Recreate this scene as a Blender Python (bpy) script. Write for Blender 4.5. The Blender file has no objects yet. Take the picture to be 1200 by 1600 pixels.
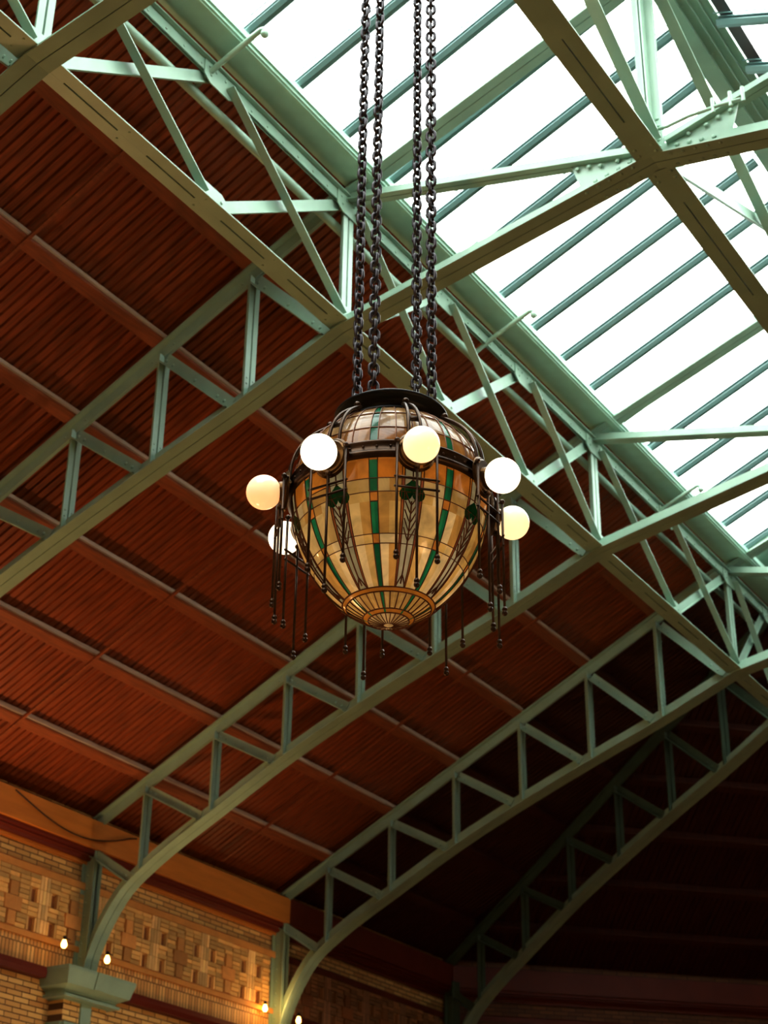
import bpy, bmesh, math, random
from mathutils import Vector, Matrix
random.seed(7)
S = bpy.context.scene
COL = S.collection
PI = math.pi
OFF = 9.65                      # height of the lattice bottom chord above the hall floor

# ---------------------------------------------------------------- hall dimensions
L = 2.895                       # ridge line to lattice girder
WALL = 6.9                      # lattice girder to brick face (posts are 1.0 apart)
HALF = L + WALL
Y0, Y1, Y2, Y3 = -3.748, 0.0, 4.835, 8.663
YN = -7.5
YC = 9.1                        # centre of the octagonal end
RA, SL = 1.415, 0.4945          # underside of rafter at the lattice, slope
ZR = 0.546                      # truss bottom chord at the ridge
LTOP = 1.415
GX, GL0, GSL = 2.62, 1.63, 0.425  # foot (x, z) and slope of the glazing
YB = -13.0                      # rear end of the hall
def zraf(k): return RA - SL*k
CHK = [0, 1, 2, 3, 4, 5, 5.6, 6.0, 6.2, 6.36, 6.515, 6.61, 6.65, 6.66]
CHZ = [0, -.405, -.765, -1.145, -1.565, -2.06, -2.36, -2.60, -2.755, -2.95, -3.207, -3.42, -3.56, -3.66]
def zch(k):
    n = len(CHK)
    for i in range(n-1):
        if k <= CHK[i+1] or i == n-2:
            t = (k-CHK[i])/(CHK[i+1]-CHK[i])
            def m(j):
                if j == 0: return (CHZ[1]-CHZ[0])/(CHK[1]-CHK[0])
                if j == n-1: return (CHZ[-1]-CHZ[-2])/(CHK[-1]-CHK[-2])
                return (CHZ[j+1]-CHZ[j-1])/(CHK[j+1]-CHK[j-1])
            h = CHK[i+1]-CHK[i]
            a, b = m(i)*h, m(i+1)*h
            t2, t3 = t*t, t*t*t
            return (2*t3-3*t2+1)*CHZ[i] + (t3-2*t2+t)*a + (-2*t3+3*t2)*CHZ[i+1] + (t3-t2)*b

# ---------------------------------------------------------------- materials
def s2l(c):
    return tuple(((v/255)/12.92 if v/255 <= .04045 else ((v/255+.055)/1.055)**2.4) for v in c)
def mat(name, col, rough=.5, metal=0., spec=.5, noise=0., nscale=8., bump=0., bscale=40., stretch=(1,1,1), col2=None, coat=0.):
    m = bpy.data.materials.new(name); m.use_nodes = True
    nt = m.node_tree; b = nt.nodes['Principled BSDF']
    c = s2l(col)
    b.inputs['Base Color'].default_value = (*c, 1)
    b.inputs['Roughness'].default_value = rough
    b.inputs['Metallic'].default_value = metal
    b.inputs['Specular IOR Level'].default_value = spec
    b.inputs['Coat Weight'].default_value = coat
    if noise or bump or col2:
        tc = nt.nodes.new('ShaderNodeTexCoord'); mp = nt.nodes.new('ShaderNodeMapping')
        mp.inputs['Scale'].default_value = stretch
        nt.links.new(tc.outputs['Object'], mp.inputs['Vector'])
    if noise or col2:
        nz = nt.nodes.new('ShaderNodeTexNoise'); nz.inputs['Scale'].default_value = nscale; nz.inputs['Detail'].default_value = 5
        nt.links.new(mp.outputs['Vector'], nz.inputs['Vector'])
        rp = nt.nodes.new('ShaderNodeValToRGB')
        d = s2l(col2) if col2 else tuple(v*(1-noise) for v in c)
        rp.color_ramp.elements[0].position = .35; rp.color_ramp.elements[1].position = .65
        rp.color_ramp.elements[0].color = (*d, 1); rp.color_ramp.elements[1].color = (*c, 1)
        nt.links.new(nz.outputs['Fac'], rp.inputs['Fac'])
        nt.links.new(rp.outputs['Color'], b.inputs['Base Color'])
    if bump:
        n2 = nt.nodes.new('ShaderNodeTexNoise'); n2.inputs['Scale'].default_value = bscale
        nt.links.new(mp.outputs['Vector'], n2.inputs['Vector'])
        bp = nt.nodes.new('ShaderNodeBump'); bp.inputs['Strength'].default_value = bump; bp.inputs['Distance'].default_value = .01
        nt.links.new(n2.outputs['Fac'], bp.inputs['Height']); nt.links.new(bp.outputs['Normal'], b.inputs['Normal'])
    return m
def brick_mat(name, c1, c2, mortar, bw=.24, bh=.062):
    m = bpy.data.materials.new(name); m.use_nodes = True
    nt = m.node_tree; b = nt.nodes['Principled BSDF']; b.inputs['Roughness'].default_value = .6
    tc = nt.nodes.new('ShaderNodeTexCoord'); sp = nt.nodes.new('ShaderNodeSeparateXYZ'); cb = nt.nodes.new('ShaderNodeCombineXYZ')
    nt.links.new(tc.outputs['Object'], sp.inputs[0])
    nt.links.new(sp.outputs['Y'], cb.inputs['X']); nt.links.new(sp.outputs['Z'], cb.inputs['Y'])
    br = nt.nodes.new('ShaderNodeTexBrick')
    br.inputs['Color1'].default_value = (*s2l(c1), 1); br.inputs['Color2'].default_value = (*s2l(c2), 1)
    br.inputs['Mortar'].default_value = (*s2l(mortar), 1); br.inputs['Scale'].default_value = 1
    br.inputs['Brick Width'].default_value = bw; br.inputs['Row Height'].default_value = bh
    br.inputs['Mortar Size'].default_value = .006; br.inputs['Bias'].default_value = -.1
    nt.links.new(cb.outputs[0], br.inputs['Vector']); nt.links.new(br.outputs['Color'], b.inputs['Base Color'])
    bp = nt.nodes.new('ShaderNodeBump'); bp.inputs['Strength'].default_value = .6; bp.inputs['Distance'].default_value = .01; bp.invert = True
    nt.links.new(br.outputs['Fac'], bp.inputs['Height']); nt.links.new(bp.outputs['Normal'], b.inputs['Normal'])
    return m
M = {}
M['green'] = mat('green_painted_steel', (150, 177, 160), .36, noise=.14, nscale=3.5, bump=.05, bscale=30)
M['green_shaded'] = mat('shaded_green_painted_steel', (82, 102, 84), .45, noise=.2, nscale=3.5)  # same green paint with the dark corner's shade put into the colour
M['kerb'] = mat('pale_green_painted_kerb', (176, 212, 196), .4, noise=.06)
M['bar'] = mat('blue_green_glazing_bar', (94, 122, 120), .36)
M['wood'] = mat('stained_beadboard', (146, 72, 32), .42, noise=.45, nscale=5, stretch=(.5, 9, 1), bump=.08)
M['wood_shaded'] = mat('shaded_beadboard', (78, 34, 18), .5, noise=.45, nscale=5, stretch=(.5, 9, 1), bump=.08)  # beadboard with the far end's shade put into its colour
M['fascia_shaded'] = mat('shaded_red_wood', (112, 44, 26), .55, noise=.15, nscale=3)  # fascia colour lowered to carry the shade of the far bays
M['brick_shaded'] = brick_mat('shaded_brown_brick', (130, 84, 48), (104, 62, 34), (60, 36, 20))  # brick colours hold the shade of the far end
M['purlin'] = mat('daylit_side_tan', (206, 184, 160), .5, noise=.2, nscale=6, stretch=(6, .6, 6))  # pale tan stands in for daylight on the purlins' upslope side
M['wood2'] = mat('stained_purlin', (144, 76, 36), .5, noise=.3, nscale=6, stretch=(6, .6, 6))
M['fascia'] = mat('orange_stained_wood', (206, 132, 54), .5, noise=.15, nscale=3, stretch=(2, .5, 4))
M['mould'] = mat('dark_red_moulding', (104, 34, 18), .5)
M['bronze'] = mat('dark_bronze', (78, 58, 42), .36, metal=.7, noise=.3, nscale=20)
M['brass'] = mat('aged_brass', (96, 68, 34), .32, metal=.85, noise=.3, nscale=20)
M['iron'] = mat('black_iron_chain', (82, 79, 84), .42, metal=.55, noise=.3, nscale=40)
M['black'] = mat('black_collar', (14, 12, 11), .45, metal=.3)
M['came'] = mat('copper_came', (104, 60, 26), .45, metal=.4)
M['stone'] = mat('smooth_terracotta_band', (214, 154, 84), .6, noise=.15, nscale=4)
M['floor'] = mat('floor_wood', (120, 82, 48), .6, noise=.2)
M['flash'] = mat('dark_ridge_flashing', (40, 36, 36), .6)
M['cable'] = mat('brown_cable', (50, 26, 14), .6)
M['pipe'] = mat('green_painted_pipe', (156, 184, 166), .36, noise=.1)

M['brick'] = brick_mat('buff_roman_brick', (226, 188, 120), (190, 142, 82), (96, 62, 32))
M['soldier'] = brick_mat('buff_soldier_course', (232, 188, 122), (196, 144, 84), (110, 72, 38), bw=.058, bh=.23)

def attr_mat(name, rough, swirl=0., trans=0., coat=0., nscale=6):
    """colour per pane / per brick from a colour attribute, with procedural streaks"""
    m = bpy.data.materials.new(name); m.use_nodes = True
    nt = m.node_tree; b = nt.nodes['Principled BSDF']; out = nt.nodes['Material Output']
    at = nt.nodes.new('ShaderNodeAttribute'); at.attribute_name = 'tint'
    tc = nt.nodes.new('ShaderNodeTexCoord'); nz = nt.nodes.new('ShaderNodeTexNoise')
    nz.inputs['Scale'].default_value = nscale; nz.inputs['Detail'].default_value = 4; nz.inputs['Distortion'].default_value = 1.5
    nt.links.new(tc.outputs['Object'], nz.inputs['Vector'])
    mr = nt.nodes.new('ShaderNodeMapRange'); mr.inputs['From Min'].default_value = .3; mr.inputs['From Max'].default_value = .7
    mr.inputs['To Min'].default_value = 1-swirl; mr.inputs['To Max'].default_value = 1+swirl*.4
    nt.links.new(nz.outputs['Fac'], mr.inputs['Value'])
    mx = nt.nodes.new('ShaderNodeMix'); mx.data_type = 'RGBA'; mx.blend_type = 'MULTIPLY'; mx.inputs['Factor'].default_value = 1
    nt.links.new(at.outputs['Color'], mx.inputs['A']); nt.links.new(mr.outputs['Result'], mx.inputs['B'])
    nt.links.new(mx.outputs['Result'], b.inputs['Base Color'])
    b.inputs['Roughness'].default_value = rough; b.inputs['Coat Weight'].default_value = coat; b.inputs['Coat Roughness'].default_value = .06
    if trans:
        tr = nt.nodes.new('ShaderNodeBsdfTranslucent'); nt.links.new(mx.outputs['Result'], tr.inputs['Color'])
        ms = nt.nodes.new('ShaderNodeMixShader'); ms.inputs['Fac'].default_value = trans
        nt.links.new(b.outputs[0], ms.inputs[1]); nt.links.new(tr.outputs[0], ms.inputs[2]); nt.links.new(ms.outputs[0], out.inputs['Surface'])
        bp = nt.nodes.new('ShaderNodeBump'); bp.inputs['Strength'].default_value = .12; bp.inputs['Distance'].default_value = .02
        nt.links.new(nz.outputs['Fac'], bp.inputs['Height']); nt.links.new(bp.outputs['Normal'], b.inputs['Normal'])
    return m
M['frieze'] = attr_mat('frieze_brick', .6, .12)
M['leaded'] = attr_mat('stained_leaded_glass', .22, .38, .5, .7, nscale=6)
def emis(name, col, st):
    m = bpy.data.materials.new(name); m.use_nodes = True
    b = m.node_tree.nodes['Principled BSDF']
    b.inputs['Base Color'].default_value = (.8, .78, .72, 1); b.inputs['Roughness'].default_value = .15
    b.inputs['Emission Color'].default_value = (*s2l(col), 1); b.inputs['Emission Strength'].default_value = st
    return m
M['globe_white'] = emis('lit_opal_glass_white', (255, 238, 205), 1.9)
M['globe_cream'] = emis('lit_opal_glass_cream', (255, 222, 170), 1.0)
M['globe_peach'] = emis('lit_opal_glass_peach', (255, 190, 130), .85)
M['filament'] = emis('lit_filament_bulb', (255, 190, 96), 14)
def glass_mat():
    m = bpy.data.materials.new('skylight_glass'); m.use_nodes = True
    nt = m.node_tree; nt.nodes.remove(nt.nodes['Principled BSDF']); out = nt.nodes['Material Output']
    t = nt.nodes.new('ShaderNodeBsdfTransparent'); t.inputs['Color'].default_value = (.96, .985, .97, 1)
    g = nt.nodes.new('ShaderNodeBsdfGlossy'); g.inputs['Roughness'].default_value = .05
    ms = nt.nodes.new('ShaderNodeMixShader'); ms.inputs['Fac'].default_value = .05
    nt.links.new(t.outputs[0], ms.inputs[1]); nt.links.new(g.outputs[0], ms.inputs[2]); nt.links.new(ms.outputs[0], out.inputs['Surface'])
    return m
M['glass'] = glass_mat()

# ---------------------------------------------------------------- helpers
def obj(name, bm, m, parent=None, loc=None, rotz=None, smooth=False, recalc=True):
    if recalc: bmesh.ops.recalc_face_normals(bm, faces=bm.faces)
    me = bpy.data.meshes.new(name); bm.to_mesh(me); bm.free()
    ms = m if isinstance(m, (list, tuple)) else [m]
    for x in ms: me.materials.append(x)
    if smooth:
        for p in me.polygons: p.use_smooth = True
    o = bpy.data.objects.new(name, me); COL.objects.link(o)
    if parent: o.parent = parent
    if loc: o.location = loc
    if rotz is not None: o.rotation_euler = (0, 0, rotz)
    return o
def tag(o, label, cat, group=None, kind=None):
    if label: o['label'] = label
    if cat: o['category'] = cat
    if group: o['group'] = group
    if kind: o['kind'] = kind
    return o
def thing(name, label, cat, loc=(0, 0, 0), rotz=0, group=None, kind=None):
    o = bpy.data.objects.new(name, None); COL.objects.link(o)
    o.empty_display_size = .2
    o.location = loc; o.rotation_euler = (0, 0, rotz)
    return tag(o, label, cat, group, kind)
def prism(bm, A, B):
    a = [bm.verts.new(p) for p in A]; b = [bm.verts.new(p) for p in B]; n = len(a)
    bm.faces.new(a); bm.faces.new(b[::-1])
    for i in range(n): bm.faces.new((a[i], b[i], b[(i+1) % n], a[(i+1) % n]))
def rect(a0, a1, b0, b1): return [(a0, b0), (a1, b0), (a1, b1), (a0, b1)]
def beam(bm, p, q, polys, up=(0, 0, 1)):
    p, q, up = Vector(p), Vector(q), Vector(up)
    d = (q-p).normalized(); s = d.cross(up).normalized(); v = s.cross(d)
    for poly in polys:
        prism(bm, [p+s*a+v*b for a, b in poly], [q+s*a+v*b for a, b in poly])
def sweep(bm, pts, polys, side):
    pts = [Vector(p) for p in pts]; side = Vector(side).normalized()
    vs = []
    for i in range(len(pts)):
        t = (pts[min(i+1, len(pts)-1)]-pts[max(i-1, 0)]).normalized()
        v = t.cross(side).normalized()
        if v.z < -1e-6 or (abs(v.z) < 1e-6 and False): v = -v
        vs.append(v)
    for i in range(1, len(vs)):
        if vs[i].dot(vs[i-1]) < 0: vs[i] = -vs[i]
    for poly in polys:
        rings = [[bm.verts.new(p+side*a+v*b) for a, b in poly] for p, v in zip(pts, vs)]
        n = len(poly)
        for r0, r1 in zip(rings, rings[1:]):
            for i in range(n): bm.faces.new((r0[i], r1[i], r1[(i+1) % n], r0[(i+1) % n]))
        bm.faces.new(rings[0]); bm.faces.new(rings[-1][::-1])
def box(bm, x0, x1, y0, y1, z0, z1):
    prism(bm, [(x0, y0, z0), (x1, y0, z0), (x1, y1, z0), (x0, y1, z0)], [(x0, y0, z1), (x1, y0, z1), (x1, y1, z1), (x0, y1, z1)])
def tube(bm, pts, r, seg=8, cap=True):
    pts = [Vector(p) for p in pts]; rings = []
    ref = None
    for i, p in enumerate(pts):
        t = (pts[min(i+1, len(pts)-1)]-pts[max(i-1, 0)]).normalized()
        if ref is None:
            ref = Vector((0, 0, 1)) if abs(t.z) < .9 else Vector((1, 0, 0))
        u = t.cross(ref).normalized(); w = u.cross(t); ref = w
        rr = r[i] if isinstance(r, (list, tuple)) else r
        rings.append([bm.verts.new(p+u*rr*math.cos(2*PI*k/seg)+w*rr*math.sin(2*PI*k/seg)) for k in range(seg)])
    for a, b in zip(rings, rings[1:]):
        for k in range(seg): bm.faces.new((a[k], b[k], b[(k+1) % seg], a[(k+1) % seg]))
    if cap: bm.faces.new(rings[0]); bm.faces.new(rings[-1][::-1])
def ball(bm, c, r, seg=10, rings=6, sc=(1, 1, 1)):
    bmesh.ops.create_uvsphere(bm, u_segments=seg, v_segments=rings, radius=r, matrix=Matrix.Translation(c) @ Matrix.Diagonal((*sc, 1)))
def lathe(bm, prof, seg=64, caps=False):
    rings = []
    for r, z in prof:
        if r < 1e-5: rings.append([bm.verts.new((0, 0, z))])
        else: rings.append([bm.verts.new((r*math.cos(2*PI*k/seg), r*math.sin(2*PI*k/seg), z)) for k in range(seg)])
    for a, b in zip(rings, rings[1:]):
        for k in range(seg):
            j = (k+1) % seg
            if len(a) == 1: bm.faces.new((a[0], b[j], b[k]))
            elif len(b) == 1: bm.faces.new((a[k], a[j], b[0]))
            else: bm.faces.new((a[k], a[j], b[j], b[k]))
def rivet(bm, p, n, r=.016):
    n = Vector(n).normalized(); p = Vector(p)
    u = n.orthogonal().normalized(); w = n.cross(u)
    tip = bm.verts.new(p+n*r*.75)
    r1 = [bm.verts.new(p+(u*math.cos(k*PI/3)+w*math.sin(k*PI/3))*r) for k in range(6)]
    r2 = [bm.verts.new(p+n*r*.55+(u*math.cos(k*PI/3)+w*math.sin(k*PI/3))*r*.7) for k in range(6)]
    for k in range(6):
        j = (k+1) % 6
        bm.faces.new((r1[k], r1[j], r2[j], r2[k])); bm.faces.new((r2[k], r2[j], tip))
def NB(): return bmesh.new()

def tee(w, h, g=.004, t=.014):       # two angles back to back, flanges at the bottom
    return [rect(-w/2, -g, 0, t), rect(g, w/2, 0, t), rect(-g-t, -g, t, h), rect(g, g+t, t, h)]
def angle_out(w, leg, t=.012):       # flat leg in the plane of the lattice, second leg outward along its lower edge
    return [rect(-w/2, w/2, 0, t), rect(w/2-t, w/2, t, leg)]

# ---------------------------------------------------------------- roof trusses
def truss_half(root, sx, first=True, hip=False, tip=6.66):
    """sx = signed stretch from truss distance to local x (left half: -1)"""
    def P(dist, z, y=0): return (sx*dist, y, z)
    lst = lambda k: L+k
    gm = M['green_shaded'] if hip else M['green']
    # bottom chord
    bm = NB()
    pts = [P(0, ZR)] if not hip else []
    ks = [i*.25 for i in range(21)]+[5.2, 5.4, 5.6, 5.8, 6.0, 6.1, 6.2, 6.28, 6.36, 6.44, 6.515, 6.57, 6.61, 6.64, 6.66]
    if hip: pts = [P(.02, ZR)]
    pts += [P(lst(k), zch(k)) for k in ks]
    sweep(bm, pts, tee(.225, .155), (0, 1, 0))
    obj('bottom_chord', bm, M['green'], root)
    # rafter
    bm = NB()
    a, b = P(L-.06, 1.50), P(0.02, 2.53)
    beam(bm, P(lst(-.02), zraf(-.02)), P(lst(6.72), zraf(6.72)), [rect(-.08, .08, .105, .122), rect(-.018, -.003, 0, .105), rect(.003, .018, 0, .105)], (0, 0, 1))
    for k in range(1, 7):
        for e in (-.12, .02, .12): rivet(bm, P(lst(k+e), zraf(k+e)+.055, -.018), (0, -1, 0), .014)
    obj('rafter', bm, gm, root)
    if not hip:
        bm = NB()
        beam(bm, P(L+.05, 1.43), P(.03, 2.50), tee(.19, .15), (0, 0, 1))
        for t in (.25, .5, .75):
            q = Vector(P(L+.05, 1.43)).lerp(Vector(P(.03, 2.50)), t)
            rivet(bm, q+Vector((0, -.02, .08)), (0, -1, 0), .03)
        obj('skylight_rafter', bm, M['green'], root)
        # brace from the head of the lattice to the foot of the king post
        bm = NB(); beam(bm, P(L, 1.38), P(.12, .66), tee(.13, .10), (0, 0, 1))
        obj('brace', bm, M['green'], root)
        bm = NB()
        prism(bm, [P(.12, .60, -.008), P(.62, .50, -.008), P(.72, .84, -.008), P(.12, .72, -.008)], [P(.12, .60, .008), P(.62, .50, .008), P(.72, .84, .008), P(.12, .72, .008)])
        for dd, zz in ((.2, .62), (.3, .60), (.4, .58), (.5, .56), (.45, .70), (.55, .73), (.65, .75), (.3, .68)):
            rivet(bm, P(dd, zz, -.024), (0, -1, 0), .022)
        for dd in (.16, .26, .36, .46, .56):
            zz = ZR*(1-dd/L)
            for yy in (-.07, .07): rivet(bm, P(dd, zz-.001, yy), (0, 0, -1), .018)
        obj('gusset_plate', bm, M['green'], root)
    # posts
    for k in range(0, 7):
        bm = NB()
        x = lst(k); zt = (zraf(k)+.02) if k else 1.30
        face = -sx/abs(sx)          # flanges turned to the hall centre line
        xf = sx*x
        for s in (-1, 1):
            y0, y1 = sorted((s*.010, s*.074)); xa, xb = sorted((xf, xf+face*.013)); box(bm, xa, xb, y0, y1, zch(k)+.02, zt)
            y0, y1 = sorted((s*.010, s*.022)); xa, xb = sorted((xf-face*.055, xf)); box(bm, xa, xb, y0, y1, zch(k)+.02, zt)
            if k:
                for zz in (zch(k)+.20, zch(k)+.26): rivet(bm, (xf+face*.013, s*.044, zz), (face, 0, 0), .011)
        obj('post', bm, gm, root)
    # struts from head of post k to foot of post k-1
    for k in range(1, 8):
        kk = 6.86 if k == 7 else k
        zt = zraf(k)-.03 if k < 7 else -2.17
        ke = kk-.82 if k < 7 else 6.17
        bm = NB()
        p, q = P(lst(kk)-.02, zt-.05, -.03), P(lst(ke), zch(ke)+.07, -.03)
        beam(bm, p, q, [rect(-.06, .06, 0, .012), rect(-.006, .006, .012, .115)] , (0, 0, 1))
        pv, qv = Vector(p), Vector(q)
        for t in (.06, .16, .5, .84, .94):
            w = pv.lerp(qv, t); rivet(bm, w+Vector((0, -.006, .06)), (0, -1, 0), .018)
        obj('strut', bm, gm, root)
    # riveted post that stands on the capital against the wall
    hs = -.09 if hip else 0
    bm = NB()
    box(bm, *sorted((sx*lst(6.68+hs), sx*lst(6.88+hs))), -.012, .012, -3.66, -2.13)
    for e in (6.68+hs, 6.86+hs): box(bm, *sorted((sx*lst(e), sx*lst(e+.016))), -.07, .07, -3.66, -2.13)
    z = -2.25
    while z > -3.6:
        rivet(bm, (sx*lst(6.74), -.012, z), (0, -1, 0), .016); rivet(bm, (sx*lst(6.82), -.012, z-.07), (0, -1, 0), .016)
        z -= .16
    obj('wall_post', bm, gm, root)

def king(root):
    bm = NB()
    for s in (-1, 1):
        for t in (-1, 1):
            a0, a1 = sorted((s*.006, s*.09)); b0, b1 = sorted((t*.006, t*.02)); box(bm, a0, a1, b0, b1, ZR+.02, 2.66)
            a0, a1 = sorted((s*.006, s*.02)); b0, b1 = sorted((t*.006, t*.09)); box(bm, a0, a1, b0, b1, ZR+.02, 2.66)
    for i in range(5):
        for s in (-1, 1): rivet(bm, (s*.055, -.02, ZR+.12+i*.07), (0, -1, 0), .018)
    obj('king_post', bm, M['green'], root)

TL = {Y0: ('green steel roof truss nearest the camera, crossing the top left corner', ),
      Y1: ('green steel roof truss passing behind the four chains, second from the camera', ),
      Y2: ('green steel roof truss right behind the lantern bottom, landing on the lower left capital', ),
      Y3: ('green steel roof truss just before the dark end bay, third landing on the wall', )}
for y in (Y0, Y1, Y2, Y3):
    t = thing('roof_truss', TL[y][0], 'roof truss', (0, y, 0), 0, 'green steel roof trusses')
    truss_half(t, -1); truss_half(t, 1); king(t)
t = thing('hip_truss', 'farthest green truss in the dark corner, running out to the angle of the walls', 'roof truss', (0, YC, 0), -PI/8, 'green steel roof trusses')
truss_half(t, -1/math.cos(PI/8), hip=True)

# ---------------------------------------------------------------- lattice girders between trusses
def lattice(p0, p1, n, out, label, xfl=1):
    """p0,p1 horizontal ends; out = unit vector toward the hall centre line"""
    p0, p1, out = Vector((*p0, 0)), Vector((*p1, 0)), Vector((*out, 0))
    d = (p1-p0); ln = d.length; rz = math.atan2(d.y, d.x)-PI/2
    root = thing('lattice_girder', label, 'lattice girder', tuple(p0), rz, 'lattice girders under the skylight kerb')
    sgn = 1 if (Matrix.Rotation(-rz, 3, 'Z') @ out).x > 0 else -1
    X = Vector((sgn, 0, 0))
    # bottom chord: two angles with an open slot
    bm = NB()
    beam(bm, (0, .05, .03), (0, ln-.05, .03), [rect(-.105, -.007, 0, .012), rect(.007, .105, 0, .012), rect(-.019, -.007, .012, .10), rect(.007, .019, .012, .10)])
    for i in range(2*n+1):
        yy = .1+(ln-.2)*i/(2*n)
        box(bm, -.03, .03, max(.05, yy-.16), min(ln-.05, yy+.16), .0305, .0415)
        for e in (-.06, .06):
            if i: rivet(bm, (e, yy-.1, .03), (0, 0, -1), .011)
    obj('bottom_chord', bm, M['green'], root)
    bm = NB()
    beam(bm, (0, .02, LTOP), (0, ln-.02, LTOP), [[(a, -b) for a, b in pl] for pl in [rect(-.06, -.004, 0, .014), rect(.004, .06, 0, .014), rect(-.018, -.004, .014, .125), rect(.004, .018, .014, .125)]])
    for i in range(int(ln/.22)):
        rivet(bm, (sgn*.018, .1+i*.22, LTOP-.09), (sgn, 0, 0), .014)
    obj('top_chord', bm, M['green'], root)
    zb, zt = .12, 1.32
    w = ln/n
    for i in range(n):
        ya, yb = i*w+.10, (i+1)*w-.10
        bm = NB()
        beam(bm, (sgn*.03, ya, zt), (sgn*.03, yb, zb), angle_out(.085, .075), X)
        obj('diagonal', bm, M['green'], root)
        bm = NB()
        beam(bm, (-sgn*.034, ya, zb), (-sgn*.034, yb, zt-.02), angle_out(.105, .028), X)
        obj('diagonal', bm, M['green'], root)
    for i in range(n+1):
        y = i*w
        for z, h in ((zb, 1), (zt, -1)):
            bm = NB()
            y0, y1 = max(.0, y-.2), min(ln, y+.2)
            xs = sorted((sgn*.019, sgn*.029))
            prism(bm, [(xs[0], y0, z-h*.08), (xs[0], y1, z-h*.08), (xs[0], y1, z+h*.07), (xs[0], y+.12*(y1 > y), z+h*.12), (xs[0], y-.12*(y > y0), z+h*.12), (xs[0], y0, z+h*.07)],
                      [(xs[1], y0, z-h*.08), (xs[1], y1, z-h*.08), (xs[1], y1, z+h*.07), (xs[1], y+.12*(y1 > y), z+h*.12), (xs[1], y-.12*(y > y0), z+h*.12), (xs[1], y0, z+h*.07)])
            for e, f in ((-.14, -.03), (-.06, -.03), (.06, -.03), (.14, -.03), (-.12, .04), (.12, .04)):
                if y0 <= y+e <= y1: rivet(bm, (sgn*.029, y+e, z+h*f), (sgn, 0, 0), .015)
            obj('gusset_plate', bm, M['green'], root)
    return root
ys = [YN, Y0, Y1, Y2, Y3, YC+L*math.tan(PI/8)]
ns = [2, 2, 3, 2, 1]
ll = ['green lattice girder in the extreme top left corner, beyond the first truss', 'green lattice girder across the upper left between the first and second trusses',
      'green three panel lattice girder behind the chains and lantern', 'green lattice girder right of the lantern at the right picture edge',
      'short green lattice girder past the third truss, cut by the right picture edge']
for i in range(5):
    lattice((-L, ys[i]), (-L, ys[i+1]-(.3 if i == 4 else 0)), ns[i], (1, 0), ll[i])
lattice((L, Y0), (L, Y1), 2, (-1, 0), 'green lattice girder on the far right side of the skylight, outside the picture')
lattice((L, Y1), (L, Y2), 3, (-1, 0), 'green three panel lattice girder right of the skylight, outside the picture')

# ---------------------------------------------------------------- ridge girders along the centre line
def ridge(ya, yb, label):
    r = thing('ridge_girder', label, 'girder', (0, ya, 0), 0, 'ridge girders under the skylight ridge')
    ln = yb-ya
    bm = NB()
    beam(bm, (0, .09, ZR-.012), (0, ln-.09, ZR-.012), [rect(-.115, -.006, 0, .013), rect(.006, .115, 0, .013), rect(-.019, -.006, .013, .15), rect(.006, .019, .013, .15)])
    for a, b in ((.09, .55), (ln-.55, ln-.09), (ln*.42, ln*.58)): box(bm, -.03, .03, a, b, ZR-.0115, ZR-.0005)
    for yy in (.14, .22, ln-.14, ln-.22):
        for e in (-.07, .07): rivet(bm, (e, yy, ZR-.012), (0, 0, -1), .018)
    obj('bottom_chord', bm, M['green'], r)
    bm = NB(); beam(bm, (.02, .06, 2.62), (.02, ln-.1, ZR+.16), angle_out(.15, .10, .014), (1, 0, 0)); obj('diagonal', bm, M['green'], r)
    bm = NB(); beam(bm, (-.03, .10, ZR+.16), (-.03, ln-.06, 2.58), angle_out(.13, .03, .014), (1, 0, 0)); obj('diagonal', bm, M['green'], r)
    for yy, zz in ((.03, ZR+.1), (ln-.33, ZR+.1)):
        bm = NB(); box(bm, -.02, -.006+.02, yy+.02, yy+.3, zz, zz+.26)
        for e in (.08, .16, .24): rivet(bm, (.014, yy+e, zz+.06), (1, 0, 0), .018)
        obj('gusset_plate', bm, M['green'], r)
ridge(YN, Y0, 'ridge girder from the chandelier chains back over the camera, outside the picture')
ridge(Y0, Y1, 'green ridge girder with tan underside at the top right, above the second truss')
ridge(Y1, Y2, 'green ridge girder descending at the right edge below the truss crossing')
ridge(Y2, Y3, 'green ridge girder beyond the right picture edge, far bay')
# ridge beam that carries the heads of the glazing bars
bm = NB()
RZ = 2.72
box(bm, .065, .325, YB, YC, RZ+.03, RZ+.16)
for e in (.065, .155, .235, .315): box(bm, e, e+.010, YB, YC, RZ, RZ+.03)
box(bm, -.10, .064, YB, YC, RZ+.06, RZ+.16)
for yy in [Y1+i*.69 for i in range(-8, 12)]: rivet(bm, (.09, yy, RZ+.03), (0, 0, -1), .02)
tag(obj('ridge_beam', bm, M['green']), 'wide ribbed green beam along the skylight peak, upper right corner', 'beam')

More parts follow.
